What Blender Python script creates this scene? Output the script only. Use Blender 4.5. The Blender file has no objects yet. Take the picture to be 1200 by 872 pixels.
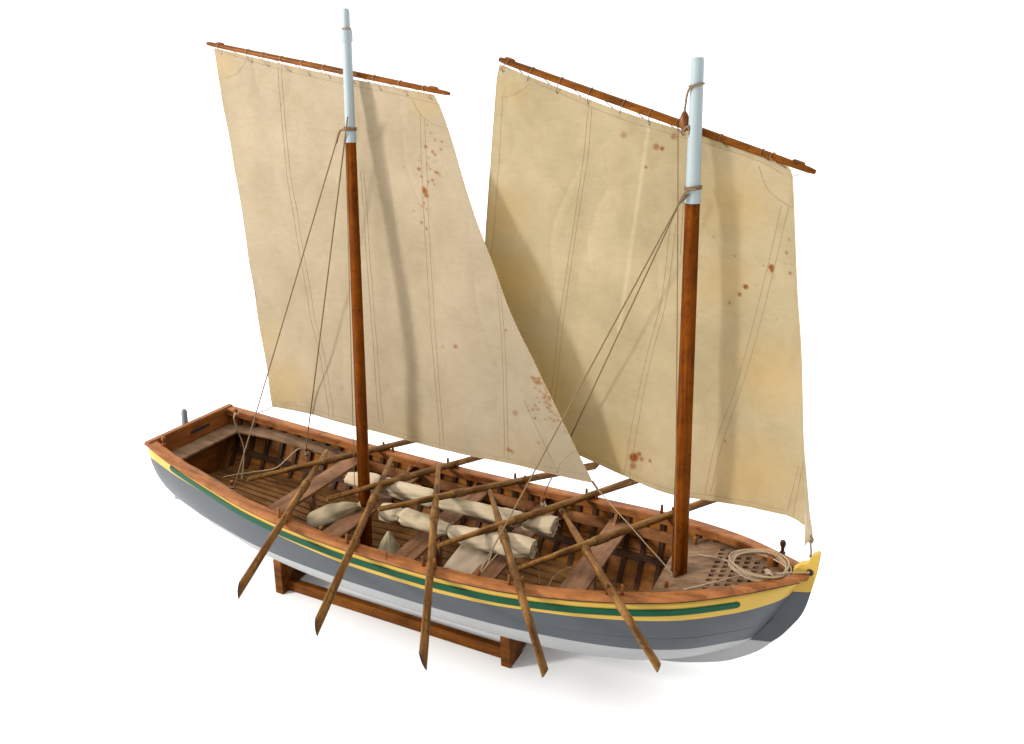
import bpy, math, random
import numpy as np
from mathutils import Vector, Matrix
random.seed(7)
rng = np.random.default_rng(7)
scn = bpy.context.scene
COL = scn.collection
R = math.radians

# ------------------------------------------------------------------ camera
CAM = dict(f=990.0, cx=634.6, cy=280.2, az=R(-24.90), pi=R(10.63), ro=R(0.16),
           loc=np.array([0.44718788, -0.79446949, 0.48720922]))
def cam_axes():
    az, pi, ro = CAM['az'], CAM['pi'], CAM['ro']
    d = np.array([math.sin(az)*math.cos(pi), math.cos(az)*math.cos(pi), -math.sin(pi)])
    r = np.cross(d, [0, 0, 1.0]); r /= np.linalg.norm(r); u = np.cross(r, d)
    c, s = math.cos(ro), math.sin(ro)
    return c*r+s*u, -s*r+c*u, d
CR, CU, CD = cam_axes()
def at(px, py, x=None, y=None, z=None):
    """point of the place seen at a photo position, on a plane x=, y= or z= of the model"""
    o = CAM['loc']; v = CD + CR*(px-CAM['cx'])/CAM['f'] - CU*(py-CAM['cy'])/CAM['f']
    t = (x-o[0])/v[0] if x is not None else (y-o[1])/v[1] if y is not None else (z-o[2])/v[2]
    return o + t*v
def proj(p):
    v = np.asarray(p, float)-CAM['loc']; w = v@CD
    return np.array([CAM['cx']+CAM['f']*(v@CR)/w, CAM['cy']-CAM['f']*(v@CU)/w])

cd = bpy.data.cameras.new('camera'); cam = bpy.data.objects.new('camera', cd); COL.objects.link(cam)
cd.sensor_fit = 'HORIZONTAL'; cd.sensor_width = 36; cd.lens = CAM['f']/1200*36
cd.shift_x = (600-CAM['cx'])/1200; cd.shift_y = (CAM['cy']-436)/1200
cd.clip_start = .01; cd.clip_end = 200
M = Matrix(((CR[0], CU[0], -CD[0], CAM['loc'][0]), (CR[1], CU[1], -CD[1], CAM['loc'][1]),
            (CR[2], CU[2], -CD[2], CAM['loc'][2]), (0, 0, 0, 1)))
cam.matrix_world = M; scn.camera = cam

# ------------------------------------------------------------------ node helpers
def newmat(name):
    m = bpy.data.materials.new(name); m.use_nodes = True
    nt = m.node_tree; b = nt.nodes['Principled BSDF']
    return m, nt, b
def nd(nt, typ, **kw):
    n = nt.nodes.new(typ)
    for k, v in kw.items():
        if k in n.inputs: n.inputs[k].default_value = v
        else: setattr(n, k, v)
    return n
def coords(nt, scale=(1, 1, 1), kind='Object', rot=(0, 0, 0)):
    t = nd(nt, 'ShaderNodeTexCoord'); mp = nd(nt, 'ShaderNodeMapping')
    mp.inputs['Scale'].default_value = scale; mp.inputs['Rotation'].default_value = rot
    nt.links.new(t.outputs[kind], mp.inputs['Vector']); return mp.outputs['Vector']
def noise(nt, vec, scale, detail=4, rough=.55, dist=0):
    n = nd(nt, 'ShaderNodeTexNoise'); n.inputs['Scale'].default_value = scale
    n.inputs['Detail'].default_value = detail; n.inputs['Roughness'].default_value = rough
    n.inputs['Distortion'].default_value = dist
    nt.links.new(vec, n.inputs['Vector']); return n.outputs['Fac']
def ramp(nt, fac, stops):
    r = nd(nt, 'ShaderNodeValToRGB'); e = r.color_ramp.elements
    while len(e) < len(stops): e.new(.5)
    for i, (p, c) in enumerate(stops):
        e[i].position = p; e[i].color = (*c, 1) if len(c) == 3 else c
    nt.links.new(fac, r.inputs['Fac']); return r.outputs['Color']
def mix(nt, fac, a, b, mode='MIX'):
    n = nd(nt, 'ShaderNodeMix', data_type='RGBA', blend_type=mode)
    for s, v in ((0, fac), (6, a), (7, b)):
        if hasattr(v, 'is_output'): nt.links.new(v, n.inputs[s])
        else: n.inputs[s].default_value = v if s == 0 else (*v, 1)
    return n.outputs[2]
def bump(nt, b, h, strength=.3, dist=.0005):
    n = nd(nt, 'ShaderNodeBump'); n.inputs['Strength'].default_value = strength; n.inputs['Distance'].default_value = dist
    nt.links.new(h, n.inputs['Height']); nt.links.new(n.outputs['Normal'], b.inputs['Normal'])

def lin(r, g, b):
    f = lambda c: (c/255/12.92) if c/255 <= .04045 else ((c/255+.055)/1.055)**2.4
    return (f(r), f(g), f(b))
def sc(c, k): return tuple(x*k for x in c)

def wood(name, dark, mid, light, grain=(6, 90, 90), rough=.5, spots=0.0, bmp=.25, coat=0.0, tone=(.72, .67, .52), spec=.18):
    dark, mid, light = [tuple(a*b for a, b in zip(c, tone)) for c in (dark, mid, light)]
    m, nt, b = newmat(name)
    v = coords(nt, grain)
    n1 = noise(nt, v, 1.6, 6, .62, .4)
    c = ramp(nt, n1, [(.28, dark), (.5, mid), (.74, light)])
    v2 = coords(nt, (1, 1, 1)); n2 = noise(nt, v2, 38, 4, .6)
    c2 = ramp(nt, n2, [(.3, (.62, .58, .55)), (.6, (1, 1, 1)), (.8, (1.12, 1.08, 1.02))])
    c = mix(nt, 1.0, c, c2, 'MULTIPLY')
    if spots > 0:
        n3 = noise(nt, coords(nt, (1, 1, 1)), 190, 3, .6)
        s = ramp(nt, n3, [(.57, (0, 0, 0)), (.68, (spots,)*3)])
        c = mix(nt, s, c, sc(dark, .35))
    nt.links.new(c, b.inputs['Base Color'])
    b.inputs['Roughness'].default_value = rough
    b.inputs['Specular IOR Level'].default_value = spec; b.inputs['Coat Weight'].default_value = coat*.5; b.inputs['Coat Roughness'].default_value = .25
    bump(nt, b, n1, bmp, .0006)
    return m
def paint(name, col, rough=.4, var=.12, spec=.4):
    m, nt, b = newmat(name)
    n = noise(nt, coords(nt, (1, 1, 1)), 14, 5, .6)
    c = ramp(nt, n, [(.3, sc(col, 1-var)), (.7, sc(col, 1+var))])
    n2 = noise(nt, coords(nt, (5, 40, 40)), 9, 5, .7)
    s = ramp(nt, n2, [(.66, (0, 0, 0)), (.78, (.22,)*3)])
    c = mix(nt, s, c, sc(col, .6))
    nt.links.new(c, b.inputs['Base Color']); b.inputs['Roughness'].default_value = rough
    b.inputs['Specular IOR Level'].default_value = spec
    n3 = noise(nt, coords(nt, (1, 1, 1)), 300, 3, .6); bump(nt, b, n3, .12, .0003)
    return m

MAT = {}
MAT['rail']   = wood('rail_wood', lin(118, 70, 38), lin(168, 108, 64), lin(190, 130, 84), (7, 90, 60), .55, .25, .2)
MAT['sternw'] = wood('stern_wood', lin(104, 60, 26), lin(150, 90, 42), lin(172, 108, 56), (20, 12, 90), .5, .2, coat=.1)
MAT['dull']   = wood('grey_brown_wood', lin(96, 76, 60), lin(138, 112, 90), lin(156, 130, 108), (6, 90, 60), .75, .3, tone=(.72, .66, .56))
MAT['thwart'] = wood('thwart_wood', lin(96, 70, 54), lin(142, 108, 84), lin(160, 126, 102), (60, 6, 60), .7, .3, tone=(.86, .76, .62))
MAT['inner']  = wood('inner_planking', lin(84, 50, 20), lin(142, 92, 42), lin(166, 114, 60), (7, 60, 60), .55, .5, .4, tone=(.98, .86, .50))
MAT['frame']  = wood('frame_wood', lin(56, 38, 26), lin(92, 64, 44), lin(116, 84, 60), (60, 60, 8), .7, .3, tone=(.62, .56, .45))
MAT['floor']  = wood('floor_board', lin(80, 54, 30), lin(122, 86, 52), lin(146, 108, 70), (5, 70, 70), .7, .4, .4, tone=(.95, .85, .58))
MAT['riser']  = wood('stringer_wood', lin(92, 60, 40), lin(138, 94, 64), lin(158, 114, 82), (6, 80, 60), .65, .3, tone=(.95, .85, .58))
MAT['mast']   = wood('mast_wood', lin(70, 36, 8), lin(116, 64, 14), lin(138, 80, 24), (120, 120, 5), .5, .45, .25, 0, tone=(.84, .68, .09), spec=.05)
MAT['yard']   = wood('yard_wood', lin(88, 50, 16), lin(136, 82, 32), lin(160, 102, 46), (5, 120, 120), .45, .35, .15, .1, tone=(.68, .60, .18), spec=.06)
MAT['oar']    = wood('oar_wood', lin(84, 56, 26), lin(144, 106, 62), lin(178, 142, 96), (9, 130, 130), .65, .55, .35, tone=(.78, .70, .46))
_m = MAT['oar']; _nt = _m.node_tree; _b = _nt.nodes['Principled BSDF']; _src = _b.inputs['Base Color'].links[0].from_socket
_oi = nd(_nt, 'ShaderNodeObjectInfo'); _c = ramp(_nt, _oi.outputs['Random'], [(0, (.72, .68, .62)), (.5, (.9, .9, .88)), (1, (1.08, 1.04, 1.0))])
_n = noise(_nt, coords(_nt, (4, 14, 14)), 9, 4, .6); _c2 = ramp(_nt, _n, [(.35, (.55, .48, .42)), (.6, (1, 1, 1))])
_nt.links.new(mix(_nt, 1.0, mix(_nt, 1.0, _src, _c, 'MULTIPLY'), _c2, 'MULTIPLY'), _b.inputs['Base Color'])
MAT['oarwrap'] = wood('oar_wrapping', lin(80, 54, 28), lin(136, 102, 64), lin(168, 134, 92), (60, 60, 60), .7, .4, .35, tone=(.8, .72, .5))
MAT['stand']  = wood('stand_wood', lin(66, 34, 14), lin(112, 62, 26), lin(136, 80, 38), (6, 60, 60), .5, .2, .15, .1, tone=(.82, .86, .40), spec=.06)
MAT['peg']    = wood('peg_wood', lin(84, 46, 18), lin(138, 84, 40), lin(168, 108, 58), (60, 60, 20), .45, .2, .1, .15)
MAT['endgrain'] = wood('end_grain', lin(30, 20, 12), lin(44, 30, 18), lin(60, 42, 26), (60, 60, 60), .8)
MAT['rail_shade'] = wood('rail_shade_brown', lin(60, 26, 8), lin(92, 46, 18), lin(120, 66, 30), (6, 80, 60), .6, .2)  # dark brown for the painted shadow line below the rail
MAT['darkpeg'] = wood('dark_peg_wood', lin(40, 16, 8), lin(80, 36, 20), lin(110, 52, 30), (60, 60, 20), .35, .2, .1, .3)
MAT['yellow'] = paint('yellow_paint', lin(178, 146, 58), .45, .06, .25)
MAT['green']  = paint('green_paint', lin(0, 66, 42), .45, .05, .15)
MAT['grey']   = paint('grey_paint', lin(70, 75, 80), .5, .06, .18)
MAT['rudder'] = paint('rudder_paint', lin(112, 119, 126), .5, .06, .2)
MAT['white']  = paint('pale_grey_paint', lin(153, 155, 156), .5, .04, .2)
MAT['masthead'] = paint('masthead_paint', lin(148, 160, 163), .45, .03, .2)
MAT['black'], _nt, _b = newmat('recess_shade'); _b.inputs['Base Color'].default_value = (.01, .008, .007, 1); _b.inputs['Roughness'].default_value = .9  # flat black painting the shade inside slot and hole
MAT['iron'], _nt, _b = newmat('dark_iron'); _b.inputs['Base Color'].default_value = (.03, .03, .03, 1); _b.inputs['Roughness'].default_value = .5

def rope_mat(name, a, b_):
    m, nt, b = newmat(name)
    w = nd(nt, 'ShaderNodeTexWave', wave_type='BANDS', bands_direction='DIAGONAL')
    w.inputs['Scale'].default_value = 260; w.inputs['Distortion'].default_value = 2
    nt.links.new(coords(nt, (1, 1, 1)), w.inputs['Vector'])
    c = ramp(nt, w.outputs['Fac'], [(.2, a), (.8, b_)])
    nt.links.new(c, b.inputs['Base Color']); b.inputs['Roughness'].default_value = .85
    bump(nt, b, w.outputs['Fac'], .6, .0004)
    return m
MAT['rope']  = rope_mat('tan_rope', lin(78, 58, 36), lin(140, 112, 78))
MAT['cord']  = rope_mat('pale_cord', lin(118, 96, 70), lin(182, 160, 130))
MAT['thread'] = rope_mat('sewing_thread', lin(134, 114, 84), lin(156, 136, 106))

def canvas(name, a, b_, trans=.25, stains=False, scale=900, tone=(1, 1, 1)):
    a, b_ = [tuple(p*q for p, q in zip(c, tone)) for c in (a, b_)]
    m, nt, b = newmat(name)
    v = coords(nt, (1, 1, 1))
    n1 = noise(nt, v, 9, 5, .6); n2 = noise(nt, coords(nt, (1, 1, 3.5)), 70, 4, .7)
    c = ramp(nt, n1, [(.3, a), (.7, b_)])
    c2 = ramp(nt, n2, [(.3, (.95, .94, .925)), (.55, (1, 1, 1)), (.75, (1.02, 1.02, 1.0))])
    c = mix(nt, 1.0, c, c2, 'MULTIPLY')
    # weave
    w1 = nd(nt, 'ShaderNodeTexWave', wave_type='BANDS', bands_direction='X'); w1.inputs['Scale'].default_value = scale/6.28; w1.inputs['Distortion'].default_value = 3; w1.inputs['Detail'].default_value = 2
    w2 = nd(nt, 'ShaderNodeTexWave', wave_type='BANDS', bands_direction='Z'); w2.inputs['Scale'].default_value = scale/6.28; w2.inputs['Distortion'].default_value = 3; w2.inputs['Detail'].default_value = 2
    nt.links.new(v, w1.inputs['Vector']); nt.links.new(v, w2.inputs['Vector'])
    ww = mix(nt, .5, w1.outputs['Color'], w2.outputs['Color'])
    c3 = ramp(nt, ww, [(.2, (.975, .97, .965)), (.8, (1.01, 1.01, 1.01))])
    c = mix(nt, 1.0, c, c3, 'MULTIPLY')
    n4 = noise(nt, coords(nt, (1, 1, 1)), 330, 2, .5)
    s4 = ramp(nt, n4, [(.72, (0, 0, 0)), (.8, (.45,)*3)])
    c = mix(nt, s4, c, lin(150, 112, 70))
    if stains:
        at_ = nd(nt, 'ShaderNodeVertexColor', layer_name='stain')
        sp = nd(nt, 'ShaderNodeSeparateColor'); nt.links.new(at_.outputs['Color'], sp.inputs['Color'])
        c = mix(nt, sp.outputs['Green'], c, lin(196, 170, 112))
        c = mix(nt, sp.outputs['Blue'], c, lin(240, 228, 205))
        c = mix(nt, sp.outputs['Red'], c, lin(150, 84, 14))
    nt.links.new(c, b.inputs['Base Color']); b.inputs['Roughness'].default_value = .9
    b.inputs['Specular IOR Level'].default_value = .15
    n6 = noise(nt, coords(nt, (1, 1, .8)), 42, 6, .62, 1.2)
    h = mix(nt, .55, mix(nt, .35, ww, n2), n6)
    bump(nt, b, h, .6, .0014)
    c7 = ramp(nt, n6, [(.34, (.965, .95, .93)), (.5, (1, 1, 1))]); c = mix(nt, 1.0, c, c7, 'MULTIPLY'); nt.links.new(c, b.inputs['Base Color'])
    if trans > 0:
        t = nd(nt, 'ShaderNodeBsdfTranslucent'); nt.links.new(mix(nt, 1.0, c, (1.0, .97, .86), 'MULTIPLY'), t.inputs['Color'])
        ms = nd(nt, 'ShaderNodeMixShader'); ms.inputs[0].default_value = trans
        nt.links.new(b.outputs[0], ms.inputs[1]); nt.links.new(t.outputs[0], ms.inputs[2])
        nt.links.new(ms.outputs[0], nt.nodes['Material Output'].inputs['Surface'])
    return m
MAT['sail']  = canvas('sail_canvas', lin(178, 168, 150), lin(195, 185, 170), .42, True, tone=(.95, .90, .79))
MAT['sail2'] = canvas('fore_sail_canvas', lin(180, 176, 155), lin(200, 195, 178), .58, True, tone=(1.04, .95, .83))
MAT['hem'] = rope_mat('hem_cord', lin(150, 128, 92), lin(192, 170, 132))
MAT['roll']  = canvas('pale_canvas', lin(172, 154, 126), lin(196, 180, 152), .08)
MAT['sack']  = canvas('sack_cloth', lin(146, 132, 104), lin(170, 155, 128), .05)
MAT['sheet'] = canvas('grey_canvas', lin(158, 140, 118), lin(176, 160, 138), .1)

# ------------------------------------------------------------------ mesh helpers
class MB:
    def __init__(s): s.v = []; s.f = []; s.m = []
    def add(s, vs, fs, mi=0):
        o = len(s.v); s.v += [tuple(map(float, p)) for p in vs]
        s.f += [tuple(i+o for i in f) for f in fs]; s.m += [mi]*len(fs); return o
    def box(s, lo, hi, mi=0, mat=None):
        x0, y0, z0 = lo; x1, y1, z1 = hi
        vs = [(x, y, z) for x in (x0, x1) for y in (y0, y1) for z in (z0, z1)]
        if mat is not None: vs = [tuple(mat @ Vector(p)) for p in vs]
        s.add(vs, [(0, 1, 3, 2), (4, 6, 7, 5), (0, 4, 5, 1), (2, 3, 7, 6), (0, 2, 6, 4), (1, 5, 7, 3)], mi)
    def hexa(s, bot, top, mi=0):
        n = len(bot); vs = list(bot)+list(top)
        fs = [tuple(reversed(range(n))), tuple(range(n, 2*n))]+[(i, (i+1) % n, n+(i+1) % n, n+i) for i in range(n)]
        s.add(vs, fs, mi)
    def tube(s, pts, r, n=8, mi=0, sy=None, up=None, cap=True):
        """r scalar or list; sy list: second half-width (for flattened sections)"""
        pts = [np.asarray(p, float) for p in pts]; k = len(pts)
        rr = [r]*k if np.isscalar(r) else list(r); r2 = rr if sy is None else list(sy)
        vs = []; prev = None
        for i, p in enumerate(pts):
            t = pts[min(i+1, k-1)]-pts[max(i-1, 0)]; t /= (np.linalg.norm(t)+1e-12)
            if prev is None:
                u = np.array(up if up is not None else ([0, 0, 1.] if abs(t[2]) < .9 else [1., 0, 0]))
            else: u = prev
            a = u-t*(u@t); a /= (np.linalg.norm(a)+1e-12); prev = a; b = np.cross(t, a)
            for j in range(n):
                w = 2*math.pi*j/n; vs.append(p+a*math.cos(w)*rr[i]+b*math.sin(w)*r2[i])
        fs = [(i*n+j, i*n+(j+1) % n, (i+1)*n+(j+1) % n, (i+1)*n+j) for i in range(k-1) for j in range(n)]
        if cap: fs += [tuple(reversed(range(n))), tuple(range((k-1)*n, k*n))]
        s.add(vs, fs, mi)
    def lathe(s, base, axis, prof, n=14, mi=0):
        base = np.asarray(base, float); axis = np.asarray(axis, float); axis /= np.linalg.norm(axis)
        pts = [base+axis*h for h, r in prof]
        # constant direction -> own frame
        u = np.array([1., 0, 0]) if abs(axis[0]) < .9 else np.array([0, 1., 0])
        a = u-axis*(u@axis); a /= np.linalg.norm(a); b = np.cross(axis, a); vs = []
        for p, (h, r) in zip(pts, prof):
            for j in range(n):
                w = 2*math.pi*j/n; vs.append(p+a*math.cos(w)*r+b*math.sin(w)*r)
        k = len(prof)
        fs = [(i*n+j, i*n+(j+1) % n, (i+1)*n+(j+1) % n, (i+1)*n+j) for i in range(k-1) for j in range(n)]
        fs += [tuple(reversed(range(n))), tuple(range((k-1)*n, k*n))]
        s.add(vs, fs, mi)
    def grid(s, P, mi=0, closed=False):
        nu, nv = len(P), len(P[0])
        vs = [p for row in P for p in row]
        fs = [(i*nv+j, i*nv+j+1, (i+1)*nv+j+1, (i+1)*nv+j) for i in range(nu-1) for j in range(nv-1)]
        s.add(vs, fs, mi)
    def torus(s, c, axis, R1, r, n=20, m=8, mi=0, sq=1):
        c = np.asarray(c, float); axis = np.asarray(axis, float); axis /= np.linalg.norm(axis)
        u = np.array([1., 0, 0]) if abs(axis[0]) < .9 else np.array([0, 1., 0])
        a = u-axis*(u@axis); a /= np.linalg.norm(a); b = np.cross(axis, a); vs = []
        for i in range(n):
            w = 2*math.pi*i/n; d = a*math.cos(w)+b*math.sin(w)*sq
            for j in range(m):
                q = 2*math.pi*j/m; vs.append(c+d*(R1+r*math.cos(q))+axis*r*math.sin(q))
        s.add(vs, [(i*m+j, ((i+1) % n)*m+j, ((i+1) % n)*m+(j+1) % m, i*m+(j+1) % m) for i in range(n) for j in range(m)], mi)
    def build(s, name, mats, parent=None, smooth=True, angle=35, bevel=0):
        me = bpy.data.meshes.new(name); me.from_pydata(s.v, [], s.f)
        if not isinstance(mats, (list, tuple)): mats = [mats]
        for m in mats: me.materials.append(m)
        for p, mi in zip(me.polygons, s.m): p.material_index = mi
        me.update()
        import bmesh
        bm = bmesh.new(); bm.from_mesh(me)
        bmesh.ops.remove_doubles(bm, verts=bm.verts, dist=1e-6)
        bmesh.ops.dissolve_degenerate(bm, edges=bm.edges, dist=1e-7)
        bmesh.ops.recalc_face_normals(bm, faces=bm.faces)
        if smooth:
            for f in bm.faces: f.smooth = True
            for e in bm.edges:
                if len(e.link_faces) == 2 and e.calc_face_angle(0) > R(angle): e.smooth = False
        bm.to_mesh(me); bm.free()
        o = bpy.data.objects.new(name, me); COL.objects.link(o)
        if parent is not None: o.parent = parent
        if bevel:
            b = o.modifiers.new('bevel', 'BEVEL'); b.width = bevel; b.segments = 2; b.limit_method = 'ANGLE'; b.angle_limit = R(40)
        return o
def tag(o, label=None, cat=None, group=None, kind=None):
    for k, v in (('label', label), ('category', cat), ('group', group), ('kind', kind)):
        if v: o[k] = v
    return o
def empty(name, loc=(0, 0, 0)):
    o = bpy.data.objects.new(name, None); o.empty_display_size = .02; COL.objects.link(o); o.location = loc; return o
def spline(pts, n=12):
    """Catmull-Rom through points"""
    P = [np.asarray(p, float) for p in pts]; P = [2*P[0]-P[1]]+P+[2*P[-1]-P[-2]]; out = []
    for i in range(1, len(P)-2):
        for k in range(n):
            t = k/n; a, b, c, d = P[i-1:i+3]
            out.append(.5*((2*b)+(-a+c)*t+(2*a-5*b+4*c-d)*t*t+(-a+3*b-3*c+d)*t**3))
    out.append(P[-2]); return out
def pchip(x, xs, ys):
    xs = np.asarray(xs, float); ys = np.asarray(ys, float)
    if x <= xs[0]: return float(ys[0])
    if x >= xs[-1]: return float(ys[-1])
    i = int(np.searchsorted(xs, x)-1); h = np.diff(xs); d = np.diff(ys)/h
    def slope(k):
        if k == 0: return d[0]
        if k == len(xs)-1: return d[-1]
        if d[k-1]*d[k] <= 0: return 0.
        w1 = 2*h[k]+h[k-1]; w2 = h[k]+2*h[k-1]
        return (w1+w2)/(w1/d[k-1]+w2/d[k])
    m0, m1 = slope(i), slope(i+1); t = (x-xs[i])/h[i]
    return float((2*t**3-3*t*t+1)*ys[i]+(t**3-2*t*t+t)*h[i]*m0+(-2*t**3+3*t*t)*ys[i+1]+(t**3-t*t)*h[i]*m1)

# ------------------------------------------------------------------ hull shape (metres; +x bow, +y port)
GZ = -.1525                                   # table surface
RX = [-.457, -.4, -.33, -.26, -.18, -.1, -.02, .06, .14, .2, .25, .3, .335, .355, .372]
RY = [.0742, .0863, .0967, .1061, .1122, .1147, .115, .1128, .1045, .0937, .0794, .0567, .0345, .0205, .008]
ZY = [.0216, .0116, .0016, -.0075, -.014, -.0178, -.0189, -.0173, -.0122, -.0063, -.001, .0058, .0103, .0130, .0151]
def zs(x): return pchip(x, RX, ZY)            # sheer, top of the rail
def rB(x): return pchip(x, RX, RY)            # rail outer edge
def hB(x): return max(rB(x)-.0035, .004)      # hull half breadth at the sheer
def zk(x): return pchip(x, [-.455, -.35, -.25, -.1, .1, .2, .25, .3, .316, .335, .354, .365, .37], [-.108, -.121, -.125, -.127, -.126, -.121, -.111, -.087, -.073, -.045, -.01, .014, .022])
def fa(x): return pchip(x, [-.455, -.35, -.25, -.1, .1, .2, .26, .3], [1.95, 2.0, 2.03, 2.04, 2.04, 2.25, 2.33, 2.0])
def fb(x): return pchip(x, [-.455, -.35, -.25, -.1, .1, .2, .24, .26, .3], [.95, 1.35, 1.8, 2.0, 2.0, 1.65, 1.35, 1.2, .95])
def hy(x, z, off=0):
    zt = zs(x)-.004; k = zk(x); u = min(max((z-k)/(zt-k), 0), 1)
    y = .004+(hB(x)-.004)*(1-(1-u)**fa(x))**(1/fb(x))
    return max(y-off, 0)
def zband(x): return zs(x)-pchip(x, [-.455, -.40, -.34, -.26, -.19, -.08, .02, .11, .2, .3, .34, .37], [.0215, .0190, .0182, .0185, .0215, .0248, .0250, .0236, .0250, .0268, .0245, .0205])
ZW = -.070

boat = empty('model_boat', (0, 0, 0))
tag(boat, 'wooden model rowing and sailing boat, grey hull with yellow and green bands, two masts', 'model boat')

# hull shell
def hull():
    mb = MB(); xs = list(np.linspace(-.455, .30, 62))+list(np.linspace(.305, .369, 16))
    def zrows(x):
        zt = zs(x)-.004; k = zk(x); zb = max(zband(x), k); zw = max(ZW, k)
        r = [zt+(zb-zt)*t for t in np.linspace(0, 1, 4)]
        r += [zb+(zw-zb)*t for t in np.linspace(0, 1, 9)[1:]]
        r += [zw+(k-zw)*(1-(1-t)**1.0) for t in np.linspace(0, 1, 15)[1:]]
        return r
    for sgn in (-1, 1):
        P = []
        for x in xs: P.append([(x, sgn*hy(x, z), z) for z in zrows(x)])
        nu, nv = len(P), len(P[0]); vs = [p for row in P for p in row]
        for j in range(nv-1):
            mi = 0 if j < 3 else 1 if j < 11 else 2
            fs = [(i*nv+j, i*nv+j+1, (i+1)*nv+j+1, (i+1)*nv+j) for i in range(nu-1)]
            if sgn > 0: fs = [tuple(reversed(f)) for f in fs]
            used = sorted(set(q for f in fs for q in f)); mp = {q: k for k, q in enumerate(used)}
            mb.add([vs[q] for q in used], [tuple(mp[q] for q in f) for f in fs], mi)
    # bottom strip between the two rabbets
    fs = []
    vs = [(x, s*hy(x, zk(x)), zk(x)) for x in xs for s in (-1, 1)]
    mb.add(vs, [(2*i, 2*i+1, 2*i+3, 2*i+2) for i in range(len(xs)-1)], 2)
    o = mb.build('hull', [MAT['yellow'], MAT['grey'], MAT['white'], MAT['inner'], MAT['inner'], MAT['inner']], boat, True, 60)
    so = o.modifiers.new('thick', 'SOLIDIFY'); so.thickness = .003; so.offset = -1; so.material_offset = 3; so.use_rim = True; vg = o.vertex_groups.new(name='thick')
    for v in o.data.vertices: vg.add([v.index], min(1, max(.12, (.350-v.co.x)/.02)), 'REPLACE')
    so.vertex_group = 'thick'
    return o
hull_o = hull()
tag(hull_o, 'grey hull with a yellow band under the rail and pale bottom paint')

# green stripe inside the yellow band, rounded ends, on both sides
for sgn in (-1, 1):
    mb = MB(); x0, x1 = at(199, 548, y=-.083)[0]-.001, .312; P = []
    for x in sorted(list(np.linspace(x0, x0+.0036, 9))+list(np.linspace(x0+.0042, x1-.0042, 110))+list(np.linspace(x1-.0036, x1, 9))):
        zt = zs(x)-.006; zb = zband(x); h = zt-zb; r = .0036
        e = min(1, max(0, (x-x0)/r), ); e2 = min(1, max(0, (x1-x)/r)); e = min(e, e2)
        a_, b_ = pchip(x, [-.40, -.33, -.2, 0, .3], [.0078, .0098, .0114, .0115, .0130]), pchip(x, [-.40, -.33, -.2, 0, .3], [.0155, .0172, .0190, .0193, .0198]); zc = zs(x)-(a_+b_)/2; hw = (b_-a_)/2*math.sqrt(max(0.004, 1-(1-e)**2))
        P.append([(x, sgn*(hy(x, z)+.00035), z) for z in np.linspace(zc+hw, zc-hw, 5)])
    mb.grid(P); o = mb.build('green_stripe', MAT['green'], hull_o)
    m = o.modifiers.new('t', 'SOLIDIFY'); m.thickness = .0006; m.offset = 1 if sgn > 0 else 1

# planking seams on the lower hull (fine lands)
mb = MB()
for sgn in (-1, 1):
    for fr in (.55,):
        P = [(x, sgn*(hy(x, zband(x)+(ZW-zband(x))*fr)+.0), zband(x)+(ZW-zband(x))*fr) for x in np.linspace(.10, .33, 60)]
        mb.tube(P, .00016, 5)
mb.build('plank_seam', MAT['grey'], hull_o)

# keel, stem and sternpost
def prism(poly, y0, y1, mb, mi=0):
    mb.hexa([(p[0], y0, p[2]) for p in poly], [(p[0], y1, p[2]) for p in poly], mi)
Y0 = lambda px, py: at(px, py, y=-.004)
outer_raw = [Y0(*p) for p in [(962, 651), (957.5, 673), (950.5, 694), (944, 712), (936, 725), (917, 744), (905, 752), (890, 762), (870, 769.5), (845, 775), (800, 776), (760, 772)]]
outer = spline(outer_raw, 5)       # point k of the raw outline is outer[5k]
mb = MB()   # yellow stem head
head = [Y0(962, 651), Y0(957.5, 673), Y0(950.5, 694), (.3625, 0, -.0085), (.352, 0, -.0085), (.354, 0, .002), (.354, 0, .0155), Y0(934, 665), Y0(938, 661.8), Y0(947, 661), Y0(950, 655), Y0(954, 651.5), Y0(958, 650)]
prism(head, -.0042, .0042, mb); mb.build('stem_head', MAT['yellow'], boat, False, bevel=.0007)
mb = MB()
p1, p2 = outer[2], outer[6]
prism([tuple(q) for q in outer[10:31]]+[(.3165, 0, -.073), (.335, 0, -.046), (.352, 0, -.0085)], -.0044, .0044, mb)
mb.build('stem', MAT['grey'], boat, False, bevel=.0006)
mb = MB()
rab = [(x, 0, zk(x)) for x in [.16, .2, .23, .26, .29, .316]]
low = list(outer[30:])+[np.array([.16, 0, -.1375])]
prism([tuple(q) for q in low]+rab, -.0044, .0044, mb)
keelpts = [(.16, -.1375), (.0, -.1395), (-.2, -.138), (-.33, -.1335), (-.415, -.1245), (-.452, -.1115)]
prism([(x, 0, z) for x, z in keelpts]+[(-.46, 0, -.09), (-.40, 0, -.112), (-.33, 0, -.12), (-.2, 0, -.124), (0, 0, -.125), (.16, 0, -.122)], -.0042, .0042, mb)
mb.build('keel', MAT['white'], boat, False, bevel=.0004)
mb = MB()
h = at(949, 671, y=-.0046); mb.lathe(h+np.array([0, .0003, 0]), (0, -1, 0), [(0, .0034), (.0006, .0034)], 16)  # black disc painting the dark inside of the hole
mb.build('hawse_hole', MAT['black'], boat)

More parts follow.
